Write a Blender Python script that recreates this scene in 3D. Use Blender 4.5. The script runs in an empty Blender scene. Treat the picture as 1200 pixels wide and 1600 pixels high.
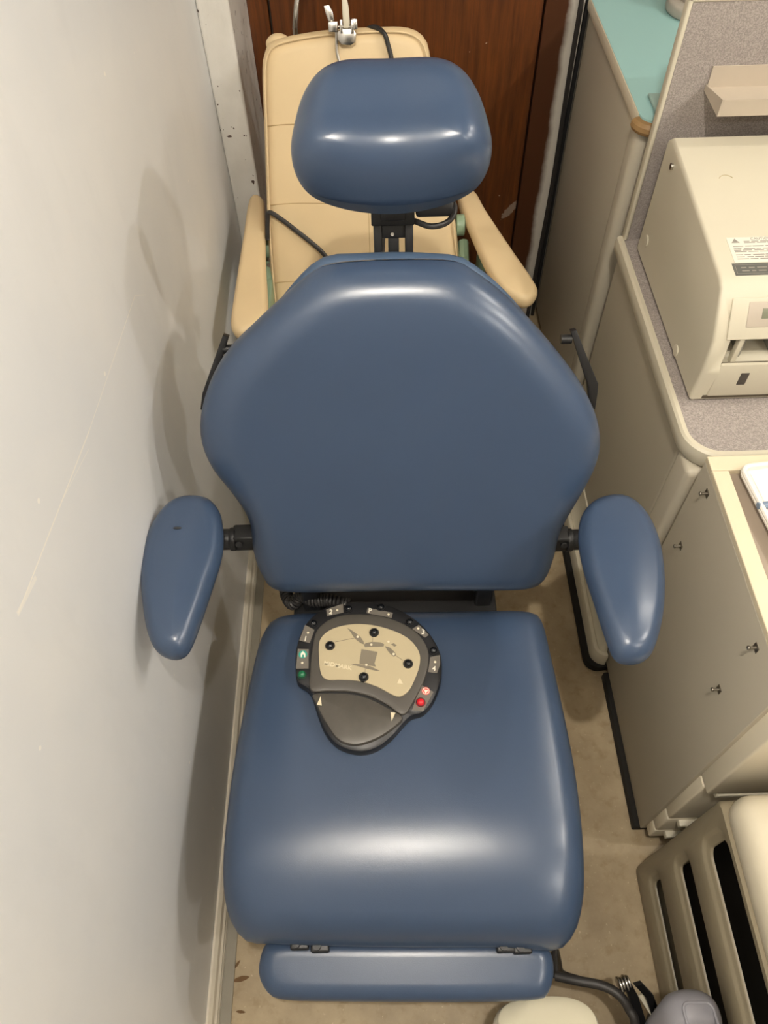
import bpy, bmesh, math, random
from mathutils import Vector, Matrix
random.seed(7)
PI = math.pi
C = bpy.context.scene.collection
sc = bpy.context.scene

# ------------------------------------------------------------------ camera geometry
F, TH, RO, H = 1202.0, math.radians(54.73), math.radians(1.7), 1.72
def ray(x, y):
    u, v = (x-600)/F, (y-800)/F
    u2 = u*math.cos(RO)-v*math.sin(RO); v2 = u*math.sin(RO)+v*math.cos(RO)
    return Vector((u2, math.cos(TH)-v2*math.sin(TH), -math.sin(TH)-v2*math.cos(TH)))
CAM = Vector((0, 0, H))
def at(x, y, X=None, Y=None, Z=None):
    """world point seen at picture position (x, y) on a plane X=, Y= or Z="""
    d = ray(x, y)
    t = X/d.x if X is not None else Y/d.y if Y is not None else (Z-H)/d.z
    return CAM + d*t
class Frame:
    """a tilted plane with axes U, V and normal N, through O"""
    def __init__(s, O, U, V):
        s.O = Vector(O); s.U = Vector(U).normalized(); s.V = Vector(V).normalized(); s.N = s.U.cross(s.V).normalized()
    def w(s, u, v, n=0): return s.O + s.U*u + s.V*v + s.N*n
    def px(s, x, y, n=0):
        d = ray(x, y); t = ((s.O + s.N*n) - CAM).dot(s.N)/d.dot(s.N)
        p = CAM + d*t - s.O
        return (p.dot(s.U), p.dot(s.V))
def tilt_frame(O, deg):
    a = math.radians(deg)
    return Frame(O, (1, 0, 0), (0, math.sin(a), math.cos(a)))     # N faces the viewer and up

# ------------------------------------------------------------------ materials
def srgb(h):
    if isinstance(h, str): h = tuple(int(h[i:i+2], 16)/255 for i in (0, 2, 4))
    return tuple((c/12.92 if c <= .04045 else ((c+.055)/1.055)**2.4) for c in h) + (1,)
MATS = {}
class NT:
    def __init__(s, name):
        s.m = bpy.data.materials.new(name); s.m.use_nodes = True; s.t = s.m.node_tree
        s.b = s.t.nodes['Principled BSDF']
    def n(s, typ, **k):
        nd = s.t.nodes.new(typ)
        for a, v in k.items(): setattr(nd, a, v)
        return nd
    def l(s, a, b): s.t.links.new(a, b)
    def math(s, op, a, b=None, c=None, clamp=False):
        nd = s.n('ShaderNodeMath', operation=op, use_clamp=clamp)
        for i, v in enumerate((a, b, c)):
            if v is None: continue
            if isinstance(v, (int, float)): nd.inputs[i].default_value = v
            else: s.l(v, nd.inputs[i])
        return nd.outputs[0]
    def mix(s, f, a, b):
        nd = s.n('ShaderNodeMix', data_type='RGBA')
        for i, v in ((0, f), (6, a), (7, b)):
            if isinstance(v, (int, float)): nd.inputs[i].default_value = v
            elif isinstance(v, tuple): nd.inputs[i].default_value = v
            else: s.l(v, nd.inputs[i])
        return nd.outputs[2]
    def pos(s):
        return s.n('ShaderNodeNewGeometry').outputs['Position']
    def noise(s, scale, detail=3, rough=.5, vec=None, stretch=None):
        nd = s.n('ShaderNodeTexNoise'); nd.inputs['Scale'].default_value = scale
        nd.inputs['Detail'].default_value = detail; nd.inputs['Roughness'].default_value = rough
        v = vec or s.pos()
        if stretch:
            mp = s.n('ShaderNodeMapping'); mp.inputs['Scale'].default_value = stretch; s.l(v, mp.inputs[0]); v = mp.outputs[0]
        s.l(v, nd.inputs['Vector'])
        return nd.outputs['Fac']
    def ramp(s, f, lo, hi):
        nd = s.n('ShaderNodeMapRange'); s.l(f, nd.inputs[0])
        nd.inputs[1].default_value = lo; nd.inputs[2].default_value = hi
        return nd.outputs[0]
    def bump(s, h, strength=.2, dist=.002):
        nd = s.n('ShaderNodeBump'); nd.inputs['Strength'].default_value = strength; nd.inputs['Distance'].default_value = dist
        s.l(h, nd.inputs['Height']); s.l(nd.outputs[0], s.b.inputs['Normal'])
    def done(s, col, rough=.5, metal=0, spec=.5):
        if isinstance(col, tuple): s.b.inputs['Base Color'].default_value = col
        else: s.l(col, s.b.inputs['Base Color'])
        if isinstance(rough, (int, float)): s.b.inputs['Roughness'].default_value = rough
        else: s.l(rough, s.b.inputs['Roughness'])
        s.b.inputs['Metallic'].default_value = metal
        s.b.inputs['Specular IOR Level'].default_value = spec
        return s.m
def mk(name, col, rough=.5, metal=0, var=.08, scale=30, bump=0, bscale=400, spec=.5, bdist=.0006):
    """plain material with a little procedural mottling and optional fine grain"""
    t = NT(name); a = srgb(col)
    lo = tuple(x*(1-var) for x in a[:3])+(1,); hi = tuple(min(1, x*(1+var)) for x in a[:3])+(1,)
    c = t.mix(t.noise(scale), lo, hi)
    if bump: t.bump(t.noise(bscale, 2), bump, bdist)
    MATS[name] = t.done(c, rough, metal, spec)
    return MATS[name]

vinyl = mk('blue_vinyl', '37475f', .30, var=.05, scale=9, bump=.25, bscale=700, bdist=.0003, spec=.6)
vinyl_dark = mk('blue_vinyl_shell', '42566f', .5, var=.05)
tan = mk('tan_vinyl', 'dcc49a', .5, var=.05, scale=14, bump=.2, bscale=500, bdist=.0003)
black = mk('black_plastic', '1d1d1f', .42, var=.12, bump=.15, bscale=900)
black_metal = mk('black_metal', '161617', .45, var=.1)
rubber = mk('black_rubber', '2a2827', .5, var=.15)
cream = mk('cream_painted_steel', 'ddd3bc', .45, var=.03, scale=8)
cream2 = mk('cream_plastic', 'cbc4b0', .42, var=.03, scale=8, bump=.12, bscale=900)
panel_mat = mk('taupe_panel_laminate', 'b5ad9b', .5, var=.04, scale=6)
rim_mat = mk('pale_maple_laminate', 'd9ccb0', .5, var=.05, scale=20)
teal = mk('teal_laminate', '9ac4c2', .35, var=.03, scale=6)
green = mk('green_enamel', '8aa287', .4, var=.08)
steel = mk('chrome_steel', 'c9c6c0', .22, 1, var=.06)
steel_dull = mk('dull_steel', '9a948a', .4, 1, var=.1)
taupe = mk('beige_metal_shelf', 'b9ad9c', .42, var=.05)
white_pl = mk('white_plastic', 'ece8e0', .45, var=.02)
paper = mk('white_paper', 'f1eee8', .8, var=.02)
grey_pl = mk('lavender_grey_plastic', '8f8e95', .5, var=.04, bump=.15, bscale=700)
crate_mat = mk('putty_grey_plastic', '8f856f', .42, var=.05, scale=10, bump=.2, bscale=500)
crate_top = mk('cream_crate_plastic', 'c8bfa9', .45, var=.04, scale=10, bump=.2, bscale=500)
dark_void = mk('shade_and_bumper_black', '1a1713', .9, var=.2)  # crate's inner darkness put into the colour; the bumpers share it
red = mk('red_button', 'd3202c', .25, var=.05); red_lt = mk('red_print', 'e2564e', .5)
grn = mk('green_button', '1f6a45', .25, var=.05); tealp = mk('teal_print', '2f9a86', .5)
tagmat = mk('taupe_print', '6d675e', .5, var=.03)
panel_tan = mk('tan_faceplate', 'b9ab8b', .45, var=.03, scale=40)
picto = mk('brown_grey_print', '7d7463', .5, var=.02)
whitep = mk('white_print', 'f0ead8', .5, var=.01)
ivory = mk('ivory_print', 'd9cdae', .5, var=.01)
dot = mk('pale_lamp_lens', 'e4d9bd', .3, var=.02)
grey_print = mk('grey_print', '8d887e', .6, var=.03)
lcd = mk('grey_green_display', '7d7f6c', .3, var=.03)
grey_face = mk('taupe_faceplate', 'b9ae9f', .5, var=.03)
label_paper = mk('silver_label', 'dcd8cb', .5, var=.02)
label_dark = mk('dark_rating_plate', '5d5d58', .45, var=.04)
brown_edge = mk('worn_brown_edging', '9a7a50', .5, var=.25, scale=60)
leaf = mk('dry_brown_leaf', '6e5334', .8, var=.2, scale=200)
pen_blue = mk('blue_grey_pen', '74859a', .4, var=.05)
lamp_white = mk('white_lamp_trim', 'eeeae2', .5, var=.02)
ceil_mat = mk('ceiling_paint', 'aaa59b', .9, var=.03, scale=4)
room_mat = mk('pale_room_paint', '918a7e', .9, var=.04, scale=3)
pillar_mat = None

def m_speckle():
    t = NT('grey_speckled_laminate')
    n1 = t.noise(420, 2); n2 = t.noise(160, 2)
    c = t.mix(t.ramp(n1, .35, .68), srgb('88807c'), srgb('aca39d'))
    c = t.mix(t.math('MULTIPLY', t.ramp(n2, .62, .75), .5), c, srgb('77706d'))
    return t.done(c, .5)
speckle = m_speckle()

def m_floor():
    t = NT('mottled_tan_concrete')
    a = t.noise(7, 6, .62); b = t.noise(40, 5, .6); d = t.noise(140, 3)
    c = t.mix(t.ramp(a, .3, .7), srgb('978568'), srgb('baa888'))
    c = t.mix(t.math('MULTIPLY', t.ramp(b, .52, .72), .55), c, srgb('8c7650'))
    c = t.mix(t.math('MULTIPLY', t.ramp(d, .66, .76), .6), c, srgb('dccba8'))
    t.bump(b, .25, .002)
    return t.done(c, t.math('MULTIPLY_ADD', a, .2, .42))
floor_mat = m_floor()

def seg_mask(t, sep, p0, p1, w):
    """1 near the line p0-p1 in (Y, Z)"""
    (y0, z0), (y1, z1) = p0, p1; L = math.hypot(y1-y0, z1-z0); dy, dz = (y1-y0)/L, (z1-z0)/L
    Y, Z = sep.outputs[1], sep.outputs[2]
    along = t.math('ADD', t.math('MULTIPLY', t.math('SUBTRACT', Y, y0), dy), t.math('MULTIPLY', t.math('SUBTRACT', Z, z0), dz))
    off = t.math('ABSOLUTE', t.math('ADD', t.math('MULTIPLY', t.math('SUBTRACT', Y, y0), -dz), t.math('MULTIPLY', t.math('SUBTRACT', Z, z0), dy)))
    a = t.math('LESS_THAN', off, w); b = t.math('GREATER_THAN', along, 0); c = t.math('LESS_THAN', along, L)
    return t.math('MULTIPLY', a, t.math('MULTIPLY', b, c))

def m_wall():
    t = NT('scuffed_pale_grey_wall_paint')
    big = t.noise(2.2, 4, .55); mid = t.noise(9, 4, .6, stretch=(1, 1, .4))
    c = t.mix(t.ramp(big, .35, .65), srgb('dbdddf'), srgb('e5e5e4'))
    c = t.mix(t.math('MULTIPLY', t.ramp(mid, .55, .75), .22), c, srgb('cccdce'))
    sep = t.n('ShaderNodeSeparateXYZ'); t.l(t.pos(), sep.inputs[0])
    for p0, p1, w, s in (((.905, 1.0), (.62, 1.03), .0007, .8), ((.62, 1.03), (.352, 1.074), .0011, .9), ((.40, 1.06), (.35, 1.075), .003, .6),
                         ((.60, 1.02), (.50, 1.05), .0008, .5), ((.95, .965), (.905, 1.0), .0006, .4)):
        c = t.mix(t.math('MULTIPLY', seg_mask(t, sep, p0, p1, w), s), c, srgb('f3efe6'))
    # chips where the white undercoat shows
    vo = t.n('ShaderNodeTexVoronoi'); vo.inputs['Scale'].default_value = 14; t.l(t.pos(), vo.inputs['Vector'])
    chips = t.math('LESS_THAN', vo.outputs['Distance'], .045)
    pick = t.math('GREATER_THAN', t.noise(6, 1), .52)
    chips = t.math('MULTIPLY', chips, pick)
    c = t.mix(t.math('MULTIPLY', chips, .8), c, srgb('f5f2ea'))
    t.bump(t.math('ADD', t.math('MULTIPLY', mid, .6), t.noise(60, 4)), .12, .0025)
    return t.done(c, t.math('MULTIPLY_ADD', mid, .12, .36), spec=.4)
wall_mat = m_wall()

def m_pillar():
    t = NT('chipped_white_gloss_paint')
    n = t.noise(45, 4, .6, stretch=(1, 1, .5))
    c = t.mix(t.ramp(t.noise(12, 3), .3, .7), srgb('d8d5cd'), srgb('e6e3dc'))
    c = t.mix(t.math('GREATER_THAN', t.noise(70, 2), .70), c, srgb('4c3b31'))
    t.bump(n, .6, .004)
    return t.done(c, .35)
pillar_mat = m_pillar()

def m_door():
    t = NT('dark_red_brown_stained_wood')
    g = t.noise(16, 5, .6, stretch=(5, 1, .35)); f = t.noise(60, 4, .6, stretch=(6, 1, .12))
    c = t.mix(t.ramp(g, .3, .7), srgb('482610'), srgb('723f18'))
    c = t.mix(t.math('MULTIPLY', t.ramp(f, .5, .75), .5), c, srgb('3a1d10'))
    # pale scuff where the stain is scraped off
    sep = t.n('ShaderNodeSeparateXYZ'); t.l(t.pos(), sep.inputs[0])
    q = at(797, 328, Y=2.0)
    dx = t.math('SUBTRACT', sep.outputs[0], q.x); dz = t.math('SUBTRACT', sep.outputs[2], q.z)
    a = t.math('ADD', t.math('MULTIPLY', dx, .62), t.math('MULTIPLY', dz, .78)); b = t.math('SUBTRACT', t.math('MULTIPLY', dx, .78), t.math('MULTIPLY', dz, .62))
    r = t.math('ADD', t.math('POWER', t.math('DIVIDE', a, .036), 2), t.math('POWER', t.math('DIVIDE', b, .011), 2))
    r = t.math('ADD', r, t.math('MULTIPLY', t.math('SUBTRACT', t.noise(140, 4), .5), 2.2))
    c = t.mix(t.math('MULTIPLY', t.math('LESS_THAN', r, .95), .7), c, srgb('a8998a'))
    spk = t.math('GREATER_THAN', t.noise(55, 1), .775)
    c = t.mix(t.math('MULTIPLY', spk, .6), c, srgb('c9bda8'))
    t.bump(f, .15, .0015)
    return t.done(c, .42)
door_mat = m_door()

def m_jamb():
    """white jamb with ragged brown overpaint along its door edge"""
    t = NT('white_jamb_with_brown_overspray')
    sep = t.n('ShaderNodeSeparateXYZ'); t.l(t.pos(), sep.inputs[0])
    e = t.math('ADD', sep.outputs[0], t.math('MULTIPLY', t.math('SUBTRACT', t.noise(9, 5, .65), .5), .022))
    c = t.mix(t.ramp(e, .462, .478), srgb('46250f'), srgb('c4bfb4'))
    return t.done(c, .45)
jamb_mat = m_jamb()

# ------------------------------------------------------------------ object helpers
def wloc(o):
    v = Vector((0, 0, 0))
    while o is not None: v += o.location; o = o.parent
    return v
def obj(name, bm, mat, parent=None, smooth=True, angle=35):
    bmesh.ops.recalc_face_normals(bm, faces=bm.faces)
    me = bpy.data.meshes.new(name)
    if parent is not None: bmesh.ops.translate(bm, verts=bm.verts, vec=-wloc(parent))
    bm.to_mesh(me); bm.free()
    if mat is not None: me.materials.append(mat)
    if smooth:
        for p in me.polygons: p.use_smooth = True
        try: me.set_sharp_from_angle(angle=math.radians(angle))
        except Exception: pass
    o = bpy.data.objects.new(name, me); C.objects.link(o)
    if parent is not None: o.parent = parent
    return o
def tag(o, label, cat, group=None):
    o['label'] = label; o['category'] = cat
    if group: o['group'] = group
    return o
def thing(name, label, cat, loc, group=None):
    o = bpy.data.objects.new(name, None); o.empty_display_size = .05; o.location = loc; C.objects.link(o)
    return tag(o, label, cat, group)
def struct(name, bm, mat, parent=None, smooth=False):
    o = obj(name, bm, mat, parent, smooth)
    if parent is None: o['kind'] = 'structure'
    return o
def box(bm, x0, x1, y0, y1, z0, z1, bev=0, seg=3):
    r = bmesh.ops.create_cube(bm, size=1)
    vs = r['verts']
    for v in vs: v.co = Vector(((x0+x1)/2+v.co.x*(x1-x0), (y0+y1)/2+v.co.y*(y1-y0), (z0+z1)/2+v.co.z*(z1-z0)))
    if bev:
        es = {e for v in vs for e in v.link_edges}
        bmesh.ops.bevel(bm, geom=list(es), offset=bev, segments=seg, affect='EDGES', profile=.5)
    return bm
def fbox(bm, fr, u0, u1, v0, v1, n0, n1, bev=0, seg=2):
    """box in a Frame"""
    b2 = bmesh.new(); box(b2, u0, u1, v0, v1, n0, n1, bev, seg)
    for v in b2.verts: v.co = fr.w(*v.co)
    merge(bm, b2); return bm
def merge(bm, b2):
    me = bpy.data.meshes.new('_t'); b2.to_mesh(me); b2.free(); bm.from_mesh(me); bpy.data.meshes.remove(me)
def B(*a, **k): return box(bmesh.new(), *a, **k)
def cyl(bm, p0, p1, r, r1=None, seg=24, bev=0):
    p0, p1 = Vector(p0), Vector(p1); d = p1-p0; L = d.length
    b2 = bmesh.new(); bmesh.ops.create_cone(b2, cap_ends=True, segments=seg, radius1=r, radius2=r if r1 is None else r1, depth=L)
    if bev:
        es = [e for e in b2.edges if len(e.link_faces) == 2 and any(len(f.verts) > 4 for f in e.link_faces)]
        bmesh.ops.bevel(b2, geom=es, offset=bev, segments=3, affect='EDGES', profile=.5)
    M = Matrix.Translation((p0+p1)/2) @ d.to_track_quat('Z', 'Y').to_matrix().to_4x4()
    bmesh.ops.transform(b2, matrix=M, verts=b2.verts); merge(bm, b2); return bm
def sphere(bm, c, r, sc_=(1, 1, 1), u=20, v=12):
    b2 = bmesh.new(); bmesh.ops.create_uvsphere(b2, u_segments=u, v_segments=v, radius=r)
    for q in b2.verts: q.co = Vector(c)+Vector((q.co.x*sc_[0], q.co.y*sc_[1], q.co.z*sc_[2]))
    merge(bm, b2); return bm
def crom(pts, n, closed=False):
    """Catmull-Rom through pts, n steps per span"""
    P = [Vector(p) for p in pts]; N = len(P); out = []
    for i in range(N if closed else N-1):
        g = (lambda k: P[k % N]) if closed else (lambda k: P[min(max(k, 0), N-1)])
        p0, p1, p2, p3 = g(i-1), g(i), g(i+1), g(i+2)
        for j in range(n):
            t = j/n
            out.append(.5*((2*p1)+(p2-p0)*t+(2*p0-5*p1+4*p2-p3)*t*t+(3*p1-p0-3*p2+p3)*t**3))
    if not closed: out.append(P[-1])
    return out
def resample(P, n):
    """n equally spaced points on closed loop P"""
    Q = P+[P[0]]; d = [0]
    for a, b in zip(Q, Q[1:]): d.append(d[-1]+(b-a).length)
    out = []; k = 0
    for i in range(n):
        s = d[-1]*i/n
        while d[k+1] < s: k += 1
        f = (s-d[k])/max(1e-9, d[k+1]-d[k]); out.append(Q[k].lerp(Q[k+1], f))
    return out
def tube(bm, pts, r, seg=10, closed_ends=True):
    """tube along pts; r is a number or a list"""
    P = [Vector(p) for p in pts]; rings = []; up = None
    for i, p in enumerate(P):
        t = (P[min(i+1, len(P)-1)]-P[max(i-1, 0)]).normalized()
        if up is None: up = t.orthogonal().normalized()
        up = (up-t*up.dot(t)).normalized(); sd = t.cross(up)
        rr = r[i] if isinstance(r, (list, tuple)) else r
        rings.append([bm.verts.new(p+(up*math.cos(a)+sd*math.sin(a))*rr) for a in [2*PI*k/seg for k in range(seg)]])
    for a, b in zip(rings, rings[1:]):
        for k in range(seg): bm.faces.new((a[k], a[(k+1) % seg], b[(k+1) % seg], b[k]))
    if closed_ends: bm.faces.new(rings[0][::-1]); bm.faces.new(rings[-1])
    return bm
def prism(bm, loop, vec, bev=0, seg=2):
    """extrude a planar loop of points by vec"""
    b2 = bmesh.new(); vec = Vector(vec)
    a = [b2.verts.new(Vector(p)) for p in loop]; b = [b2.verts.new(Vector(p)+vec) for p in loop]; n = len(a)
    b2.faces.new(a); b2.faces.new(b[::-1])
    for i in range(n): b2.faces.new((a[i], b[i], b[(i+1) % n], a[(i+1) % n]))
    bmesh.ops.recalc_face_normals(b2, faces=b2.faces)
    if bev:
        caps = [f for f in b2.faces if len(f.verts) == n]
        es = {e for f in caps for e in f.edges}
        bmesh.ops.bevel(b2, geom=list(es), offset=bev, segments=seg, affect='EDGES', profile=.5)
    merge(bm, b2); return bm
def inset_loop(P, d):
    """offset closed 2D loop inwards by d along its normals"""
    n = len(P); area = sum(P[i].x*P[(i+1) % n].y-P[(i+1) % n].x*P[i].y for i in range(n)); sg = 1 if area > 0 else -1
    out = []
    for i in range(n):
        t = (P[(i+1) % n]-P[i-1]).normalized(); out.append(P[i]+Vector((-t.y, t.x))*d*sg)
    for _ in range(int(min(14, abs(d)/.003)) if n >= 80 else 0):
        out = [(out[i-1]+out[i]*2+out[(i+1) % n])/4 for i in range(n)]
    return out
def pad(fr, loop, prof, inner=8, dome=0., deform=None, back_inner=3, centre=None, bm=None):
    """Upholstered pad: loop is its outline in a Frame; prof = [(inset, height)...] from the back rim
    round the edge to the front rim; then the front is filled with rings towards its centre, raised by dome."""
    bm = bm or bmesh.new(); n = len(loop)
    rings = [[(p.x, p.y, h) for p in inset_loop(loop, ins)] for ins, h in prof]
    def fill(ring, steps, dm):
        c = centre or (sum(p[0] for p in ring)/n, sum(p[1] for p in ring)/n); h = ring[0][2]; res = []
        for k in range(1, steps):
            f = 1-k/steps
            res.append([(c[0]+(p[0]-c[0])*f, c[1]+(p[1]-c[1])*f, h+dm*(1-f*f)) for p in ring])
        return res, (c[0], c[1], h+dm)
    fi, fc = fill(rings[-1], inner, dome); bi, bc = fill(rings[0], back_inner, 0)
    allr = bi[::-1]+rings+fi
    D = deform or (lambda u, v, w: (u, v, w))
    V = [[bm.verts.new(fr.w(*D(*p))) for p in r] for r in allr]
    for a, b in zip(V, V[1:]):
        for k in range(n): bm.faces.new((a[k], a[(k+1) % n], b[(k+1) % n], b[k]))
    for r, c in ((V[0], bc), (V[-1], fc)):
        cv = bm.verts.new(fr.w(*D(*c)))
        for k in range(n): bm.faces.new((r[k], r[(k+1) % n], cv))
    return bm
def edge_prof(r, hb, hf, seg=7, rf=None):
    """rounded edge, from the back (height -hb) round to the front (height hf)"""
    rf = rf or r; out = []
    for k in range(seg+1):
        a = -PI/2+PI/2*k/seg; out.append((r*(1-math.cos(a)), hb*math.sin(a)))
    for k in range(1, seg+1):
        a = PI/2*k/seg; out.append((rf*(1-math.cos(a)), hf*math.sin(a)))
    return out
def loop2(fr, pxs, n=96, off=0, m=8):
    return resample(crom([Vector(fr.px(x, y, off)) for x, y in pxs], m, True), n)
def sym(loop, cx, n=96):
    """left-right symmetric version of a loop about u = cx (averages both halves by angle)"""
    cy = sum(p.y for p in loop)/len(loop); K = 720
    R = [None]*K
    def rad(th):
        d = Vector((math.cos(th), math.sin(th))); best = 0
        for i in range(len(loop)):
            a = loop[i]-Vector((cx, cy)); b = loop[(i+1) % len(loop)]-Vector((cx, cy)); e = b-a
            den = d.x*e.y-d.y*e.x
            if abs(den) < 1e-12: continue
            t = (a.x*e.y-a.y*e.x)/den; s = (a.x*d.y-a.y*d.x)/den
            if t > 0 and -1e-6 <= s <= 1+1e-6: best = max(best, t)
        return best
    pts = []
    for k in range(360):
        th = 2*PI*k/360; r = .5*(rad(th)+rad(PI-th)); pts.append(Vector((cx+r*math.cos(th), cy+r*math.sin(th))))
    return resample(pts, n)
def text_bm(s, org, xd, yd, size, n, thick=.0004, align='CENTER', bold=0):
    """letters as a mesh, laid at org with reading direction xd, up direction yd, facing n"""
    cu = bpy.data.curves.new('_txt', 'FONT'); cu.body = s; cu.size = size; cu.align_x = align; cu.align_y = 'CENTER'
    cu.extrude = thick; cu.offset = bold; cu.resolution_u = 3
    o = bpy.data.objects.new('_txt', cu); C.objects.link(o)
    dg = bpy.context.evaluated_depsgraph_get(); me = bpy.data.meshes.new_from_object(o.evaluated_get(dg))
    bm = bmesh.new(); bm.from_mesh(me)
    xd, yd, n = Vector(xd).normalized(), Vector(yd).normalized(), Vector(n).normalized(); org = Vector(org)
    for v in bm.verts: v.co = org+xd*v.co.x+yd*v.co.y+n*v.co.z
    bpy.data.objects.remove(o); bpy.data.curves.remove(cu); bpy.data.meshes.remove(me)
    return bm

# ================================================================== SETTING
XL = -.35
struct('floor', B(XL-.1, 2.0, -1.5, 2.12, -.1, 0), floor_mat)
struct('wall_left', B(XL-.1, XL, -1.5, 2.12, 0, 2.6), wall_mat)
struct('wall_back', B(XL, 2.0, 2.04, 2.12, 0, 2.6), room_mat)
struct('wall_right', B(2.0, 2.1, -1.5, 2.12, 0, 2.6), room_mat)
struct('wall_front', B(XL, 2.0, -1.6, -1.5, 0, 2.6), room_mat)
struct('ceiling', B(XL-.1, 2.1, -1.6, 2.12, 2.6, 2.7), ceil_mat)
# baseboard: ogee strip with grooves, and a flat grey strip on the floor beside it
prof = [(0, 0), (.016, 0), (.016, .018), (.0135, .021), (.0135, .024), (.016, .027), (.016, .034), (.012, .038), (.012, .041), (.010, .050), (.004, .056), (0, .056)]
bm = bmesh.new(); prism(bm, [(XL+a, -1.5, b) for a, b in prof], (0, 3.24, 0))
struct('baseboard_left', bm, mk('cream_gloss_trim', 'd6cebd', .35, var=.08, scale=40))
struct('trim_1', B(XL+.016, XL+.036, -1.5, 1.74, 0, .006), mk('grey_floor_strip', '8d8779', .5, var=.1))
# white pillar / return on the left and door with its jambs
struct('trim_2', B(XL, -.283, 1.74, 2.04, 0, 2.6, bev=.006), pillar_mat)
bm = bmesh.new(); xs = [-.283, -.235, .41, .455]
d = bpy.data.objects.new('door_1', None); C.objects.link(d); d.location = (.1, 2.0, 0); d['kind'] = 'structure'
obj('door_panel', B(-.231, .409, 2.0, 2.035, 0, 2.1, bev=.003), door_mat, d)
obj('door_stile', B(-.283, -.236, 1.995, 2.035, 0, 2.1, bev=.003), door_mat, d)
struct('trim_3', B(.413, .505, 1.995, 2.04, 0, 2.3, bev=.002), jamb_mat)

# ================================================================== BLUE EXAM CHAIR
chair = thing('exam_chair', 'blue vinyl medical exam chair with headrest and rounded armrests', 'chair', (.02, .4, 0))
# --- seat cushion
SF = Frame((.02, .38, .452), (1, 0, 0), (0, 1, 0))
seat_px = [(415, 985), (440, 966), (540, 962), (640, 961), (740, 960), (828, 959), (847, 972), (860, 1020), (885, 1130), (903, 1230), (915, 1350), (916, 1405),
           (908, 1448), (886, 1476), (850, 1478), (780, 1474), (640, 1474), (500, 1472), (420, 1469), (378, 1465), (353, 1432), (345, 1375), (352, 1280), (366, 1180), (388, 1075), (403, 1012)]
L = loop2(SF, seat_px, 120)
v0 = min(p.y for p in L)
def seat_def(u, v, w):
    t = max(0, (v0+.19-v)/.19)
    side = max(0, (abs(u-.008)-.17)/.10)
    return (u, v, w-.055*t**2.2-.010*side**2)
bm = pad(SF, L, edge_prof(.040, .042, .044, 8), inner=14, dome=.004, deform=seat_def)
obj('seat', bm, vinyl, chair)
# --- backrest
BF = tilt_frame((.02, .672, .575), 22)
back_px = [(520, 412), (600, 406), (700, 407), (738, 422), (800, 470), (868, 545), (915, 612), (931, 665), (925, 712), (897, 768), (872, 815), (861, 862), (843, 900), (800, 912),
           (640, 917), (448, 914), (412, 888), (398, 850), (391, 800), (364, 755), (334, 715), (318, 668), (323, 612), (352, 552), (400, 502), (450, 456), (490, 424)]
L = loop2(BF, back_px, 128)
bc = sum(p.x for p in L)/len(L)
vt = max(p.y for p in L); vb = min(p.y for p in L)
def back_def(u, v, w):
    top = max(0, (v-(vt-.10))/.10)
    bot = max(0, ((vb+.12)-v)/.12)
    d = abs(u-bc)/.3
    return (u, v, w+.020*d*d-.012*top*top-.004*bot*bot if w > 0 else w)
bm = pad(BF, L, edge_prof(.034, .035, .044, 8, rf=.05), inner=14, dome=-.004, deform=back_def)
obj('backrest', bm, vinyl, chair)
shell_px = [(505, 402), (560, 396), (625, 394), (690, 397), (728, 405), (790, 455), (850, 530), (900, 610), (915, 665), (900, 720), (870, 780), (850, 850), (800, 890), (640, 900), (450, 890), (410, 850), (395, 790), (350, 715), (333, 665), (345, 610), (400, 520), (460, 440)]
S2 = Frame(BF.O-BF.N*.05, BF.U, BF.V)
bm = pad(S2, loop2(S2, shell_px, 96), edge_prof(.012, .014, .016, 4), inner=4)
obj('back_shell', bm, vinyl_dark, chair)
# --- headrest
HF = tilt_frame((.005, .955, 1.20), 54)
head_px = [(545, 98), (612, 95), (685, 99), (722, 117), (748, 158), (763, 215), (767, 258), (756, 292), (728, 311), (668, 326), (604, 331), (535, 324), (488, 307), (464, 281), (456, 240), (462, 190), (478, 146), (506, 115)]
L = loop2(HF, head_px, 112)
hu = (min(p.x for p in L)+max(p.x for p in L))/2; L = sym(L, hu, 128); hc = sum(p.y for p in L)/len(L); L = [Vector((p.x, hc+.003+(p.y-hc)*.93)) for p in L]; hb = min(p.y for p in L)
def head_def(u, v, w):
    if w < 0: return (u, v, w)
    t = max(0, (hb+.085-v)/.085)
    bump = .012*math.exp(-((v-hb-.050)/.036)**2)
    conc = .0055*(1-math.cos(PI*min(abs(u-hu), .13)/.082))
    return (u, v, w+bump+conc*min(1, w/.045)-.035*t**2)
bm = pad(HF, L, edge_prof(.042, .035, .045, 9, rf=.044), inner=20, dome=.002, deform=head_def)
obj('headrest', bm, vinyl, chair)
# --- headrest bracket
NF = tilt_frame((.0, .93, 1.05), 20)
def nf_rect(bm, x0, y0, x1, y1, n0, n1, bev=.002):
    u0, v1_ = NF.px(x0, y0, n1); u1, v0_ = NF.px(x1, y1, n1)
    fbox(bm, NF, u0, u1, v0_, v1_, n0, n1, bev); return bm
hb_ = obj('headrest_bracket', nf_rect(nf_rect(nf_rect(bmesh.new(), 579, 318, 648, 352, -.02, .012), 590, 350, 642, 372, -.016, .0), 594, 325, 634, 345, 0, .016), black_metal, chair)
for x0, x1 in ((583, 598), (633, 646)): obj('bracket_rail', nf_rect(bmesh.new(), x0, 345, x1, 420, -.012, .006), black_metal, hb_)
obj('bracket_post', nf_rect(bmesh.new(), 606, 350, 624, 425, -.02, -.002), black_metal, hb_)
bm = bmesh.new(); cyl(bm, NF.w(*NF.px(613, 365), -.004), NF.w(*NF.px(613, 365), .004), .0025, seg=12); obj('latch_pin', bm, steel, hb_)
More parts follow.
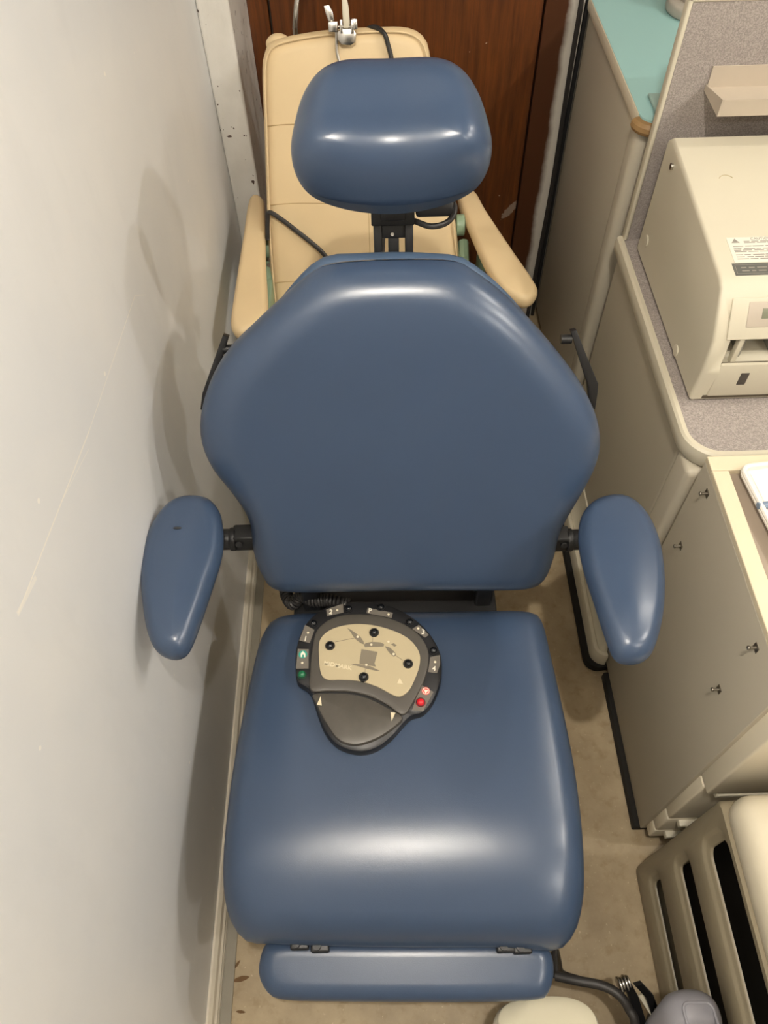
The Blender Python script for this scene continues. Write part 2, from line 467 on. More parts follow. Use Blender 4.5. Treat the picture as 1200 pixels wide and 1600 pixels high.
obj('headrest_latch', nf_rect(bmesh.new(), 650, 316, 709, 339, -.02, .0, .004), black, chair)
# --- armrests with posts
def armrest(pts, X, sgn):
    AF = Frame((X, .56, .765), (1, 0, 0), (0, 1, 0))
    L = loop2(AF, pts, 88)
    a = obj('armrest', pad(AF, L, edge_prof(.020, .022, .024, 7, rf=.022), inner=10, dome=.005,
            deform=lambda u, v, w: (u, v, w-.012*max(0, (-.06-v)/.09)**2)), vinyl, chair)
    return a
armrest([(295, 779), (325, 782), (343, 800), (349, 830), (347, 868), (333, 915), (318, 960), (303, 1000), (288, 1022), (265, 1027), (243, 1015), (230, 985), (222, 930), (221, 890), (229, 845), (248, 808), (270, 787)], -.29, -1)
armrest([(962, 777), (990, 786), (1014, 812), (1030, 850), (1037, 890), (1038, 930), (1034, 970), (1024, 1010), (1010, 1028), (985, 1033), (962, 1024), (945, 990), (928, 940), (912, 890), (904, 845), (908, 808), (928, 785)], .34, 1)
for s, xs_, ax in ((-1, (347, 366, 405), -.29), (1, (908, 888, 855), .34)):
    pts = [at(x, 843, Y=.70) for x in xs_]
    y0, z0 = .70, pts[0].z
    bm = bmesh.new(); cyl(bm, (pts[0].x+s*.03, y0, z0), (pts[1].x, y0, z0), .0175, bev=.002)
    ap = obj('armrest_post', bm, black, chair)
    bm = bmesh.new(); cyl(bm, (pts[1].x+s*.006, y0, z0), (pts[1].x-s*.004, y0, z0), .0195, bev=.002); obj('collar', bm, black_metal, ap)
    bm = bmesh.new(); box(bm, min(pts[1].x, pts[2].x-s*.03), max(pts[1].x, pts[2].x-s*.03), y0-.012, y0+.018, z0-.019, z0+.018, .004); obj('post_mount', bm, black_metal, ap)
    bm = bmesh.new(); cyl(bm, (pts[1].x-s*.010, y0-.010, z0+.004), (pts[1].x-s*.010, y0-.016, z0+.006), .006, bev=.001); obj('mount_bolt', bm, black, ap)
q_ = at(277, 825, Z=.7935)
bm = bmesh.new(); sphere(bm, q_, .0065, (1, .35, .25), 14, 8); o = obj('torn_spot', bm, black, chair); o['label'] = 'small black torn spot on the left armrest'
# --- release levers behind the shoulders
LF = Frame(BF.O-BF.N*.045, BF.U, BF.V)
for pl, q in (([(348, 524), (357, 527), (352, 545), (322, 645), (313, 640), (316, 615)], (352, 548)),
              ([(892, 518), (901, 516), (912, 545), (935, 600), (934, 615), (930, 640), (922, 640), (918, 600)], (890, 532))):
    bm = bmesh.new(); prism(bm, [LF.w(*LF.px(*p)) for p in pl], -LF.N*.012, .001)
    lv = obj('release_lever', bm, black_metal, chair)
    c = LF.px(*q); s = -1 if q[0] < 600 else 1
    bm = bmesh.new(); cyl(bm, LF.w(c[0]+s*.004, c[1], -.006), LF.w(c[0]-s*.012, c[1], -.006), .007, seg=14); obj('lever_pivot', bm, black_metal, lv)
# --- leg rest hanging below the front edge
GF = tilt_frame((.017, .105, .36), 0)
GF = Frame((.017, .10, .36), (1, 0, 0), (0, math.cos(math.radians(10)), math.sin(math.radians(10))))
leg_px = [(436, 1464), (540, 1464), (640, 1464), (740, 1464), (832, 1466), (858, 1484), (865, 1515), (858, 1548), (838, 1562), (740, 1566), (640, 1566), (540, 1565), (450, 1563), (422, 1554), (406, 1528), (406, 1500), (416, 1474)]
L = loop2(GF, leg_px, 96)
bm = pad(GF, L, edge_prof(.020, .10, .020, 7, rf=.024), inner=8, dome=0)
obj('leg_rest', bm, vinyl, chair)
# --- frame under the seat, latch hooks, mechanism, pedestal and base
fr_ = obj('seat_frame', box(box(bmesh.new(), -.20, .235, .17, .62, .372, .405, .006), -.17, .20, .60, .80, .40, .475, .006), black_metal, chair)
for x, y in ((468, 1470), (500, 1474), (790, 1474), (816, 1476)):
    p = at(x, y, Z=.40)
    bm = bmesh.new(); box(bm, p.x-.014, p.x+.014, p.y-.012, p.y+.03, .385, .402, .003); cyl(bm, (p.x-.004, p.y-.004, .40), (p.x-.004, p.y-.004, .408), .006, seg=12)
    obj('latch_hook', bm, black_metal, fr_)
obj('mechanism_bar', box(bmesh.new(), -.11, .19, .635, .655, .435, .455, .003), black_metal, fr_)
obj('mechanism_plate', box(bmesh.new(), .165, .178, .63, .652, .45, .466, .002), steel_dull, fr_)
for x in (-.15, .16): obj('back_hinge', box(bmesh.new(), x, x+.03, .665, .78, .42, .56, .004), black_metal, chair)
obj('lift_column', box(box(bmesh.new(), -.11, .15, .25, .58, .06, .25, .015), -.085, .125, .28, .55, .24, .385, .01), black, chair)
obj('base_plate', box(bmesh.new(), -.14, .18, .16, .72, 0, .065, .02), black, chair)

# ================================================================== HAND / FOOT CONTROL ON THE SEAT
def c4(x, y): return (420+x*340/1200, 900+y*300/1059)
ctl = thing('chair_control', 'black rounded triangular chair control with tan faceplate lying on the blue seat', 'control pad', (.0, .5, .50))
KF = Frame((.0, .50, .4985), (1, 0, 0), (0, 1, 0))
def kp(x, y, n): return KF.px(*c4(x, y), n)
def kw(x, y, n): return KF.w(*kp(x, y, n), n)
out_px = [(150, 560), (148, 430), (175, 320), (232, 235), (320, 175), (430, 148), (560, 148), (680, 172), (790, 230), (880, 310), (940, 410), (955, 500), (945, 600), (905, 700), (850, 762), (790, 780),
          (745, 820), (680, 895), (600, 955), (520, 978), (440, 968), (370, 935), (310, 865), (270, 770), (235, 660), (200, 620), (165, 600)]
L = resample(crom([Vector(kp(x, y, .014)) for x, y in out_px], 6, True), 120)
obj('base_housing', pad(KF, L, [(.004, .0), (0, .003), (0, .012), (.002, .019), (.006, .0215)], inner=6, dome=0), black, ctl)
deck_px = [(232, 630), (228, 520), (240, 400), (265, 300), (335, 240), (430, 213), (560, 213), (680, 238), (790, 292), (862, 370), (882, 450), (862, 560), (805, 680), (742, 765), (655, 712), (560, 664), (450, 638), (330, 634)]
L = resample(crom([Vector(kp(x, y, .026)) for x, y in deck_px], 6, True), 110)
obj('raised_deck', pad(KF, L, [(.0, .020), (0, .0255), (.0012, .027), (.004, .0278)], inner=6, dome=.0015), mk('worn_charcoal_deck', '4d4943', .42, var=.08), ctl)
ped_px = [(240, 650), (330, 642), (450, 646), (556, 672), (652, 720), (738, 776), (692, 832), (605, 890), (510, 925), (440, 925), (372, 892), (305, 795), (262, 710)]
L = resample(crom([Vector(kp(x, y, .030)) for x, y in ped_px], 6, True), 100)
obj('foot_pedal', pad(KF, L, [(.0, .018), (.0, .026), (.0015, .0285), (.004, .0292)], inner=6, dome=.003), mk('worn_black_pedal', '4a463f', .4, var=.25, scale=60), ctl)
face_px = [(275, 400), (290, 340), (350, 293), (450, 268), (560, 270), (680, 300), (775, 350), (828, 420), (832, 490), (805, 570), (770, 635), (725, 665), (680, 655), (600, 612), (500, 580), (400, 573), (320, 571), (285, 530)]
L = resample(crom([Vector(kp(x, y, .0295)) for x, y in face_px], 6, True), 100)
fp = obj('faceplate', pad(KF, L, [(0, .026), (0, .0303), (.0006, .0308)], inner=3), panel_tan, ctl)
def kprism(pxs, n0, th, smooth=0):
    P = [Vector(kp(x, y, n0)) for x, y in pxs]
    if smooth: P = crom(P, smooth, True)
    return prism(bmesh.new(), [KF.w(p.x, p.y, n0) for p in P], KF.N*th)
bm = kprism([(433, 288), (450, 295), (475, 312), (505, 335), (522, 360), (527, 378), (510, 372), (482, 352), (462, 328), (452, 310)], .0308, .0003)
merge(bm, kprism([(524, 380), (535, 370), (570, 363), (615, 366), (636, 376), (633, 389), (600, 391), (560, 391), (530, 393)], .0308, .0003))
merge(bm, kprism([(640, 387), (668, 395), (695, 420), (702, 436), (690, 446), (672, 432), (655, 412)], .0308, .0003))
merge(bm, kprism([(511, 403), (600, 419), (583, 482), (590, 500), (500, 486), (500, 470)], .0308, .0003))
merge(bm, kprism([(455, 488), (480, 484), (560, 498), (614, 524), (590, 523), (540, 512), (500, 500)], .0308, .0003))
merge(bm, kprism([(674, 376), (690, 371), (706, 383), (692, 390)], .0308, .0003))
for a, b in (((365, 364), (482, 340)), ((575, 335), (571, 365)), ((697, 437), (738, 464)), ((535, 497), (530, 530))):
    bm2 = bmesh.new(); tube(bm2, [kw(*a, .0309), kw(*b, .0309)], .0004, 6); merge(bm, bm2)
obj('chair_pictogram', bm, picto, fp, smooth=False)
x0, x1 = kw(304, 480, .0311), kw(460, 510, .0311); xd = (x1-x0).normalized(); yd = Vector((0, 0, 1)).cross(xd)
t_ = text_bm('MIDMARK', (x0+x1)/2, xd, yd, .0098, (0, 0, 1), .0003, bold=.0003)
us = [(v.co-x0).dot(xd) for v in t_.verts]; k = (x1-x0).length/(max(us)-min(us)); m0 = min(us)
for v in t_.verts: v.co += xd*((((v.co-x0).dot(xd)-m0)*k)-(v.co-x0).dot(xd))
obj('brand_lettering', t_, ivory, fp, smooth=False)
obj('arrow_mark', kprism([(722, 562), (740, 596), (708, 592)], .0308, .0004), ivory, fp, smooth=False)
obj('pedal_arrow', kprism([(287, 664), (292, 716), (265, 712)], .0308, .0018), ivory, ctl, smooth=False)
obj('pedal_arrow', kprism([(672, 754), (698, 756), (677, 802)], .0308, .0018), ivory, ctl, smooth=False)
# buttons
def button(x, y, n, r, mat, name='button', par=None, label=None):
    c = kw(x, y, n); bm = bmesh.new(); cyl(bm, c-Vector((0, 0, .003)), c+Vector((0, 0, .0012)), r*1.22, seg=20, bev=.0006)
    sphere(bm, c+Vector((0, 0, .001)), r, (1, 1, .8), 18, 10)
    o = obj(name, bm, mat, par or ctl)
    bm = bmesh.new(); cyl(bm, c-Vector((0, 0, .0028)), c+Vector((0, 0, .0016)), r*1.28, r*1.16, seg=24); obj('button_collar', bm, black, o)
    if label: o['label'] = label
    return o
shiny = mk('glossy_black_button', '101216', .15, var=.05)
for x, y in ((440, 180), (246, 262), (618, 172), (776, 254), (908, 412)): button(x, y, .0225, .0066, shiny)
for x, y in ((338, 384), (581, 312), (768, 484), (523, 557)): button(x, y, .0315, .0068, shiny)
button(182, 543, .0225, .0066, grn, label='green button'); button(837, 697, .0225, .0066, red, label='red button')
# tags beside the buttons
def ktag(pxs, txt, tp, size, lamp, mat=tagmat, tmat=whitep, name='button_tag'):
    tg = obj(name, kprism(pxs, .0222, .0004), mat, ctl, smooth=False)
    if txt:
        a = kw(*tp, .0228); xd = (kw(tp[0]+30, tp[1]+3, .0228)-a).normalized(); yd = Vector((0, 0, 1)).cross(xd)
        obj('tag_numeral', text_bm(txt, a, xd, yd, size, (0, 0, 1), .0003, bold=.0002), tmat, tg, smooth=False)
    if lamp:
        bm = bmesh.new(); sphere(bm, kw(*lamp, .0225), .0022, (1, 1, .5), 12, 6); obj('indicator_lamp', bm, dot, tg)
ktag([(200, 270), (252, 297), (226, 370), (168, 356)], '1', (202, 346), .0125, (216, 313))
ktag([(316, 185), (410, 153), (412, 202), (322, 222)], '2', (342, 199), .0125, (377, 188))
ktag([(545, 175), (684, 203), (678, 232), (538, 205)], 'P', (558, 191), .0115, (660, 212))
ktag([(828, 270), (882, 325), (862, 340), (790, 292)], '3', (851, 309), .0125, (824, 289))
ktag([(890, 448), (945, 436), (944, 490), (928, 536), (878, 530)], '4', (911, 512), .0125, (917, 474))
ktag([(160, 402), (220, 404), (220, 510), (150, 512)], None, None, 0, (184, 479))
ktag([(838, 600), (908, 640), (850, 745), (790, 740)], None, None, 0, None)
bm = bmesh.new(); cyl(bm, kw(188, 432, .0229)-Vector((0, 0, .0006)), kw(188, 432, .0229), .0073, seg=24); hm = obj('home_symbol', bm, tealp, ctl)
bm = kprism([(176, 428), (188, 414), (202, 428), (202, 448), (194, 448), (194, 434), (184, 434), (184, 448), (176, 448)], .0229, .0004); obj('symbol_mark', bm, whitep, hm, smooth=False)
bm = bmesh.new(); cyl(bm, kw(866, 634, .0229)-Vector((0, 0, .0006)), kw(866, 634, .0229), .0068, seg=24); st = obj('stop_symbol', bm, red_lt, ctl)
ring = [kw(866, 634, .0230)+Vector((math.cos(a), math.sin(a), 0))*.0052 for a in [2*PI*k/24 for k in range(25)]]
bm = bmesh.new(); tube(bm, ring, .0006, 6, False); obj('symbol_ring', bm, whitep, st)
obj('symbol_triangle', kprism([(856, 626), (880, 630), (864, 650)], .0229, .0004), whitep, st, smooth=False)
for x, y in ((490, 335), (565, 378), (660, 362), (688, 430), (538, 490)):
    bm = bmesh.new(); sphere(bm, kw(x, y, .0312), .0022, (1, 1, .5), 12, 6); obj('indicator_lamp', bm, dot, fp)
# coiled cord from the control round the seat corner and down
path = crom([kw(440, 160, .012), kw(330, 168, .010)+Vector((0, .012, .0)), kw(240, 165, .010)+Vector((0, .012, -.002)), kw(180, 165, .0)+Vector((-.0, .02, .002)), at(457, 943, Z=.487), at(447, 926, Z=.478)+Vector((0, .0, 0)), at(444, 912, Z=.46)+Vector((0, .02, 0)), Vector((-.165, .72, .40))], 30)
pts = []; acc = 0
for i, p in enumerate(path):
    t = (path[min(i+1, len(path)-1)]-path[max(i-1, 0)]).normalized(); a = t.orthogonal().normalized(); a = (Vector((0, 0, 1))-t*t.z).normalized(); b = t.cross(a)
    pts.append((p, a, b))
coil = []
N = 1500
for i in range(N):
    f = i/(N-1)*(len(pts)-1); k = min(int(f), len(pts)-2); q = f-k
    p = pts[k][0].lerp(pts[k+1][0], q); a = pts[k][1].lerp(pts[k+1][1], q).normalized(); b = pts[k][2].lerp(pts[k+1][2], q).normalized()
    ang = i/N*2*PI*40; coil.append(p+(a*math.cos(ang)+b*math.sin(ang))*.0095)
bm = bmesh.new(); tube(bm, coil, .0028, 6); obj('coiled_cord', bm, rubber, ctl)

# ================================================================== TAN CHAIR BEHIND
tc = thing('recliner_chair', 'tan vinyl exam chair with green frame, standing behind the blue chair', 'chair', (-.03, 1.45, 0))
TF = tilt_frame((-.03, 1.5, .51), 22)
tan_px = [(430, 62), (500, 48), (590, 42), (640, 44), (665, 62), (674, 100), (690, 200), (704, 290), (716, 385), (724, 470), (722, 520), (560, 530), (440, 525), (428, 470), (420, 385), (416, 290), (413, 200), (410, 110), (416, 76)]
L = loop2(TF, tan_px, 128)
tvs = [TF.px(560, y)[1] for y in (190, 312, 432)]
bm = pad(TF, L, edge_prof(.022, .03, .03, 6, rf=.028), inner=8, dome=.0)
bk = obj('backrest', bm, tan, tc)
pip = inset_loop(L, .008)
bm = bmesh.new(); tube(bm, [TF.w(p.x, p.y, .0285) for p in pip]+[TF.w(pip[0].x, pip[0].y, .0285)], .002, 6, False); obj('piping', bm, tan, bk)
seam_m = mk('tan_seam', 'b3976a', .6, var=.05)
for v_ in tvs:
    us = [p.x for p in L if abs(p.y-v_) < .02]; a_, b_ = min(us)+.012, max(us)-.012
    bm = bmesh.new(); tube(bm, [TF.w(a_+(b_-a_)*k_/12, v_+.002*math.sin(k_*.9), .0298) for k_ in range(13)], .0011, 6); obj('seam', bm, seam_m, bk)
bm = bmesh.new(); tube(bm, [TF.w(TF.px(575, 300)[0], tvs[1], .0296), TF.w(TF.px(575, 300)[0], tvs[2], .0296), TF.w(TF.px(575, 300)[0], tvs[2]-.12, .0296)], .0009, 6); obj('seam', bm, seam_m, bk)
p = TF.px(432, 66)
bm = bmesh.new(); sphere(bm, TF.w(p[0]+.002, p[1]-.004, -.02), .022, (1.2, .9, .9)); obj('headrest_cushion', bm, tan, tc)
bm = pad(Frame((-.03, 1.30, .43), (1, 0, 0), (0, 1, 0)), resample([Vector(q) for q in [(-.18, -.2), (.18, -.2), (.19, .2), (-.19, .2)]], 80), edge_prof(.03, .04, .04, 5), inner=5)
obj('seat', bm, tan, tc)
def tanarm(pxs, z):
    AF = Frame((0, 1.4, z), (1, 0, 0), (0, 1, 0)); L = resample(crom([Vector(AF.px(*q)) for q in pxs], 5, True), 80)
    return obj('armrest', pad(AF, L, edge_prof(.014, .022, .016, 5, rf=.012), inner=5), tan, tc)
tanarm([(391, 314), (411, 314), (414, 340), (416, 420), (419, 470), (417, 500), (400, 518), (377, 525), (363, 517), (362, 495), (370, 440), (381, 370)], .655)
tanarm([(716, 302), (741, 304), (760, 335), (800, 395), (836, 448), (838, 464), (825, 474), (806, 470), (780, 452), (757, 415), (735, 365), (718, 325)], .655)
for s in (0, 1):
    pv = [(427, 345), (424, 390), (432, 425)] if s == 0 else [(712, 330), (716, 355), (742, 410)]
    c = TF.w(*TF.px(*pv[1]), -.02); sx = -1 if s == 0 else 1
    bm = bmesh.new(); cyl(bm, c+Vector((sx*-.004, 0, 0)), c+Vector((sx*.016, 0, 0)), .024, bev=.003); obj('recline_knob', bm, green, tc)
    q = c+Vector((sx*.012, -.14, -.09))
    bm = bmesh.new(); tube(bm, [c+Vector((sx*.014, -.02, -.03)), q, (q.x+sx*.01, q.y-.06, .36)], .012, 8)
    box(bm, q.x-.011, q.x+.011, q.y-.03, q.y+.10, q.z-.012, q.z+.05, .003); obj('arm_bracket', bm, green, tc)
for sx, px_ in ((-1, -.275), (1, .255)):
    for y in (1.24, 1.58):
        x = px_+(0.03 if (sx > 0 and y < 1.3) else 0)
        bm = bmesh.new(); cyl(bm, (x, y, .02), (x, y, .64), .012, seg=16); obj('frame_post', bm, green, tc)
bm = bmesh.new()
tube(bm, [(-.275, 1.24, .02), (-.275, 1.58, .02)], .014); tube(bm, [(.27, 1.24, .02), (.255, 1.58, .02)], .014); tube(bm, [(-.275, 1.41, .02), (.262, 1.41, .02)], .014)
box(bm, -.16, .1, 1.2, 1.56, 0, .06, .01); box(bm, -.10, .04, 1.3, 1.5, .05, .40, .01)
box(bm, -.20, .14, 1.18, 1.52, .375, .40, .004)
obj('base_frame', bm, green, tc)
p = TF.px(420, 425); c = TF.w(p[0], p[1], -.005)
bm = bmesh.new(); prism(bm, [TF.w(*TF.px(x, y), .004) for x, y in [(417, 412), (425, 409), (432, 425), (436, 466), (428, 468), (422, 435), (418, 432)]], -TF.N*.004); obj('hinge_plate', bm, steel_dull, tc)

# chrome clamp arm standing over the tan chair's top edge
cl = thing('instrument_arm', 'chrome jointed clamp arm over the top edge of the tan chair', 'clamp', at(540, 60, Y=1.72))
CF = Frame(TF.O+TF.N*.034, TF.U, TF.V)
def cw(x, y, n): return CF.w(*CF.px(x, y, n), n)
def cf(bm, pxs, n0, n1, bev=.0015): return prism(bm, [cw(x, y, n0) for x, y in pxs], CF.N*(n1-n0), bev)
obj('clamp_body', cf(bmesh.new(), [(527, 50), (534, 44), (553, 44), (557, 52), (556, 66), (548, 71), (534, 70), (528, 62)], .0, .016, .003), steel, cl)
obj('clamp_fork', cf(cf(bmesh.new(), [(531, 30), (535, 30), (536, 52), (531, 52)], .004, .02), [(548, 30), (552, 30), (553, 52), (548, 52)], .004, .02), steel, cl)
obj('lever_handle', cf(bmesh.new(), [(534, -8), (541, -8), (545, 12), (547, 38), (544, 44), (537, 44), (535, 20)], .008, .016), cream2, cl)
obj('clamp_block', cf(bmesh.new(), [(513, 34), (528, 33), (527, 50), (514, 50)], .004, .02), steel, cl)
obj('clamp_block', cf(bmesh.new(), [(549, 29), (558, 29), (559, 46), (551, 46)], .004, .018), steel, cl)
obj('swing_link', cf(bmesh.new(), [(506, 9), (515, 8), (520, 18), (523, 32), (514, 34), (510, 24)], .0, .012), steel, cl)
bm = bmesh.new(); tube(bm, crom([cw(526, 45, .004), cw(526, 75, .005), cw(529, 92, .005), cw(535, 108, .004), cw(546, 135, .003)], 6), .0035, 8); obj('support_rod', bm, steel, cl)
bm = bmesh.new(); cyl(bm, cw(528, 42, .010), cw(553, 42, .010), .004, seg=14); obj('pivot_pin', bm, steel_dull, cl)
# flexible steel conduit rising behind the tan chair
pp = crom([at(463, 62, Y=1.83), at(461, 40, Y=1.83), at(463, 12, Y=1.83), at(467, -30, Y=1.83), at(470, -60, Y=1.83)], 14)
pp = [Vector((pp[0].x-.001, 1.84, .05))]+[Vector((pp[0].x, 1.835, z)) for z in (.3, .6)]+pp
pp = crom(pp, 4)
bm = bmesh.new(); tube(bm, pp, [.0052+.0008*(i % 2) for i in range(len(pp))], 10)
tag(obj('flexible_conduit', bm, steel, None), 'thin flexible steel conduit rising behind the tan chair', 'conduit')
# cables draped on the tan chair
bm = bmesh.new(); tube(bm, crom([cw(570, 48, -.04), cw(585, 42, -.02), cw(600, 52, .006), cw(607, 72, .006), cw(612, 95, .006), cw(615, 140, .006), cw(612, 250, .008), cw(600, 360, .008), cw(598, 400, .008)], 10), .0046, 10)
tag(obj('black_cable', bm, rubber), 'black cable hanging over the top edge of the tan chair beside the chrome clamp', 'cable')
bm = bmesh.new(); tube(bm, crom([cw(418, 375, .0), cw(418, 345, .003), cw(421, 332, .006), cw(440, 343, .006), cw(465, 362, .006), cw(490, 382, .006), cw(505, 396, .006), cw(515, 412, .006), cw(530, 440, .008)], 10), .0052, 10)
tag(obj('black_cable', bm, rubber), 'black cable crossing the lower left of the tan backrest towards the blue chair', 'cable')
bm = bmesh.new(); tube(bm, crom([NF.w(*NF.px(640, 345), -.01), NF.w(*NF.px(652, 347), .0), NF.w(*NF.px(672, 353), .002), NF.w(*NF.px(692, 350), .002), NF.w(*NF.px(706, 340), .0), NF.w(*NF.px(711, 325), -.01), NF.w(*NF.px(700, 310), -.02)], 10), .0042, 10)
obj('headrest_cable', bm, rubber, chair)

# ================================================================== RIGHT SIDE: TEAL-TOPPED CABINET
XR = .51
t1 = thing('teal_topped_cabinet', 'beige cabinet with a teal top at the back right, beside the brown door', 'cabinet', (.85, 1.72, 0))
obj('body', B(XR+.006, 1.35, 1.465, 1.985, .05, .918, bev=.004), panel_mat, t1)
obj('corner_post', B(XR+.003, XR+.06, 1.448, 1.51, .05, .916, bev=.02, seg=5), mk('light_taupe_laminate', 'bfb7a5', .5, var=.03), t1)
def rrect(x0, x1, y0, y1, r, n=8, corners=(1, 1, 1, 1)):
    P = []
    for (cx, cy, a0, on) in ((x1-r, y1-r, 0, corners[0]), (x0+r, y1-r, 90, corners[1]), (x0+r, y0+r, 180, corners[2]), (x1-r, y0+r, 270, corners[3])):
        for k in range(n+1):
            a = math.radians(a0+90*k/n)
            if on: P.append((cx+r*math.cos(a), cy+r*math.sin(a)))
            elif k == 0:
                s = {0: (x1, y1), 90: (x0, y1), 180: (x0, y0), 270: (x1, y0)}[a0]; P.append(s)
    return P
tp = obj('top_surface', prism(bmesh.new(), [(x, y, .918) for x, y in rrect(XR+.004, 1.36, 1.436, 1.99, .03, corners=(0, 0, 1, 0))], (0, 0, .028)), teal, t1)
E_ = rrect(XR+.002, 1.361, 1.434, 1.991, .03, corners=(0, 0, 1, 0))
iL = [i for i, q in enumerate(E_) if q[0] < XR+.2 and (q[0] < XR+.012)]
bm = bmesh.new(); tube(bm, [(XR, 1.99, .932), (XR, 1.70, .932), (XR, 1.468, .932)], .0135, 12)
for v in bm.verts: v.co.x = XR+.003+(v.co.x-XR)*.22
obj('edge_band', bm, cream, tp)
bm = bmesh.new(); tube(bm, [(XR+.002+.03-.03*math.cos(a), 1.434+.03-.03*math.sin(a), .930) for a in [math.radians(d) for d in range(0, 91, 10)]]+[(.7, 1.434, .930), (1.36, 1.434, .930)], .013, 10)
o = obj('worn_edge_band', bm, brown_edge, tp); o['label'] = 'chipped brown edge band at the corner'
obj('plinth', B(XR+.03, 1.33, 1.49, 1.97, 0, .055), black, t1)
# grey round base, and a plate added as the teal top's shaded reflection
gb = thing('monitor_foot', 'grey round foot on the far edge of the teal top', 'stand foot', (.74, 1.90, .946))
bm = bmesh.new(); cyl(bm, (.74, 1.90, .946), (.74, 1.90, .972), .075, seg=40, bev=.008); obj('disc', bm, mk('warm_grey_plastic', 'a8a196', .45), gb)
bm = bmesh.new(); cyl(bm, (.74, 1.90, .970), (.74, 1.90, 1.10), .05, .042, seg=32, bev=.004); obj('stem', bm, MATS['warm_grey_plastic'], gb)
q = at(1026, 163, Z=.948)
tag(obj('shade_reflection_plate', B(q.x-.01, q.x+.035, q.y-.038, q.y+.036, .946, .952, bev=.002), mk('grey_green_shade', '8fa7a0', .45)), 'flat grey plate standing in for a shaded reflection at the front corner of the teal top', 'plate')
# black strip standing in for the dark gap's shade between door and cabinet
tag(obj('gap_shade_strip', B(.507, .517, 1.996, 2.035, 0, 1.35, bev=.002), black), 'tall thin black strip standing in for the dark gap between door jamb and cabinet', 'strip')
bm = bmesh.new(); tube(bm, crom([(.492, 1.985, 1.15), (.494, 1.985, .8), (.498, 1.98, .5), (.494, 1.975, .25), (.485, 1.95, .06), (.47, 1.9, .012)], 8), .006, 10)
tag(obj('black_hose', bm, rubber), 'black hose hanging down the white door jamb beside the teal-topped cabinet', 'hose')

# ================================================================== CART WITH GREY COUNTER
k = thing('equipment_cart', 'beige cart with grey speckled counter and upright grey back panel, under the printer', 'cart', (.9, 1.08, 0))
CZ = .732
ctr = obj('countertop', prism(bmesh.new(), [(x, y, CZ-.028) for x, y in rrect(XR, 1.30, .795, 1.385, .055, corners=(0, 0, 1, 0))], (0, 0, .028)), speckle, k)
Ec = rrect(XR, 1.30, .795, 1.385, .055, corners=(0, 0, 1, 0))
edge = [(XR, 1.385)]+[q for q in Ec if q[0] < XR+.056 and q[1] < .86]+[(1.30, .795)]
bm = bmesh.new()
# moulded cream edge: rounded strip swept along the counter's rim
pr = [(-.001, -.036), (.003, -.036), (.007, -.030), (.008, -.012), (.006, -.002), (.002, .0015), (-.005, .0015)]
rings = []
for i, (x, y) in enumerate(edge):
    a = Vector(edge[max(i-1, 0)]); b = Vector(edge[min(i+1, len(edge)-1)]); t = (b-a).normalized(); nrm = Vector((t.y, -t.x))
    if nrm.dot(Vector((x-.9, y-1.1))) < 0: nrm = -nrm
    rings.append([bm.verts.new((x+nrm.x*o_, y+nrm.y*o_, CZ+z_)) for o_, z_ in pr])
for a, b in zip(rings, rings[1:]):
    for j in range(len(pr)): bm.faces.new((a[j], a[(j+1) % len(pr)], b[(j+1) % len(pr)], b[j]))
bm.faces.new(rings[0]); bm.faces.new(rings[-1][::-1])
obj('edge_moulding', bm, cream2, ctr)
obj('cabinet_body', prism(bmesh.new(), [(x, y, .03) for x, y in rrect(XR+.004, 1.28, .842, 1.375, .01, corners=(0, 0, 1, 0))], (0, 0, CZ-.034-.03)), panel_mat, k)
dr = obj('front_panel', B(.55, 1.26, .832, .845, .06, .685, bev=.004), cream, k)
obj('corner_strip', B(XR+.002, XR+.034, .786, .848, .06, .694, bev=.012, seg=5), MATS['light_taupe_laminate'], k)
# base skirt with a moulded lip
def rr_strip(x0, y0, y1, r): return [(x0, y1)]+[(x0+r-r*math.cos(a), y0+r-r*math.sin(a)) for a in [math.radians(d) for d in range(0, 91, 9)]]
path = rr_strip(.476, .738, 1.235, .031)
bm = bmesh.new(); pr = [(0, .028), (.0, .066), (.003, .071), (.010, .071), (.014, .066), (.022, .075), (.030, .10), (.034, .14), (.06, .14), (.06, .028)]
rings = []
for i, (x, y) in enumerate(path):
    a = Vector(path[max(i-1, 0)]); b = Vector(path[min(i+1, len(path)-1)]); t = (b-a).normalized(); nrm = Vector((-t.y, t.x))
    if nrm.dot(Vector((.9-x, 1.1-y))) < 0: nrm = -nrm
    rings.append([bm.verts.new((x+nrm.x*o_, y+nrm.y*o_, z_)) for o_, z_ in pr])
for a, b in zip(rings, rings[1:]):
    for j in range(len(pr)): bm.faces.new((a[j], a[(j+1) % len(pr)], b[(j+1) % len(pr)], b[j]))
bm.faces.new(rings[0]); bm.faces.new(rings[-1][::-1])
obj('base_skirt', bm, cream2, k, angle=50)
pb_ = [(x-.012, y-.006) for x, y in path]
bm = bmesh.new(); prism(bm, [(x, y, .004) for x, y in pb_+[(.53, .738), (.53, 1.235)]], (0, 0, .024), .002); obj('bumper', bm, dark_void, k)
br = obj('skirt_bracket', B(.484, .51, 1.24, 1.36, .03, .15, bev=.004), cream, k)
bm = bmesh.new(); cyl(bm, (.484, 1.28, .09), (.480, 1.28, .09), .012, bev=.001); obj('bracket_bolt', bm, steel, br)
for (x, y) in ((.55, .85), (.55, 1.3), (1.22, .85), (1.22, 1.3)):
    bm = bmesh.new(); cyl(bm, (x-.012, y, .018), (x+.012, y, .018), .018, bev=.003); obj('caster', bm, black, k)
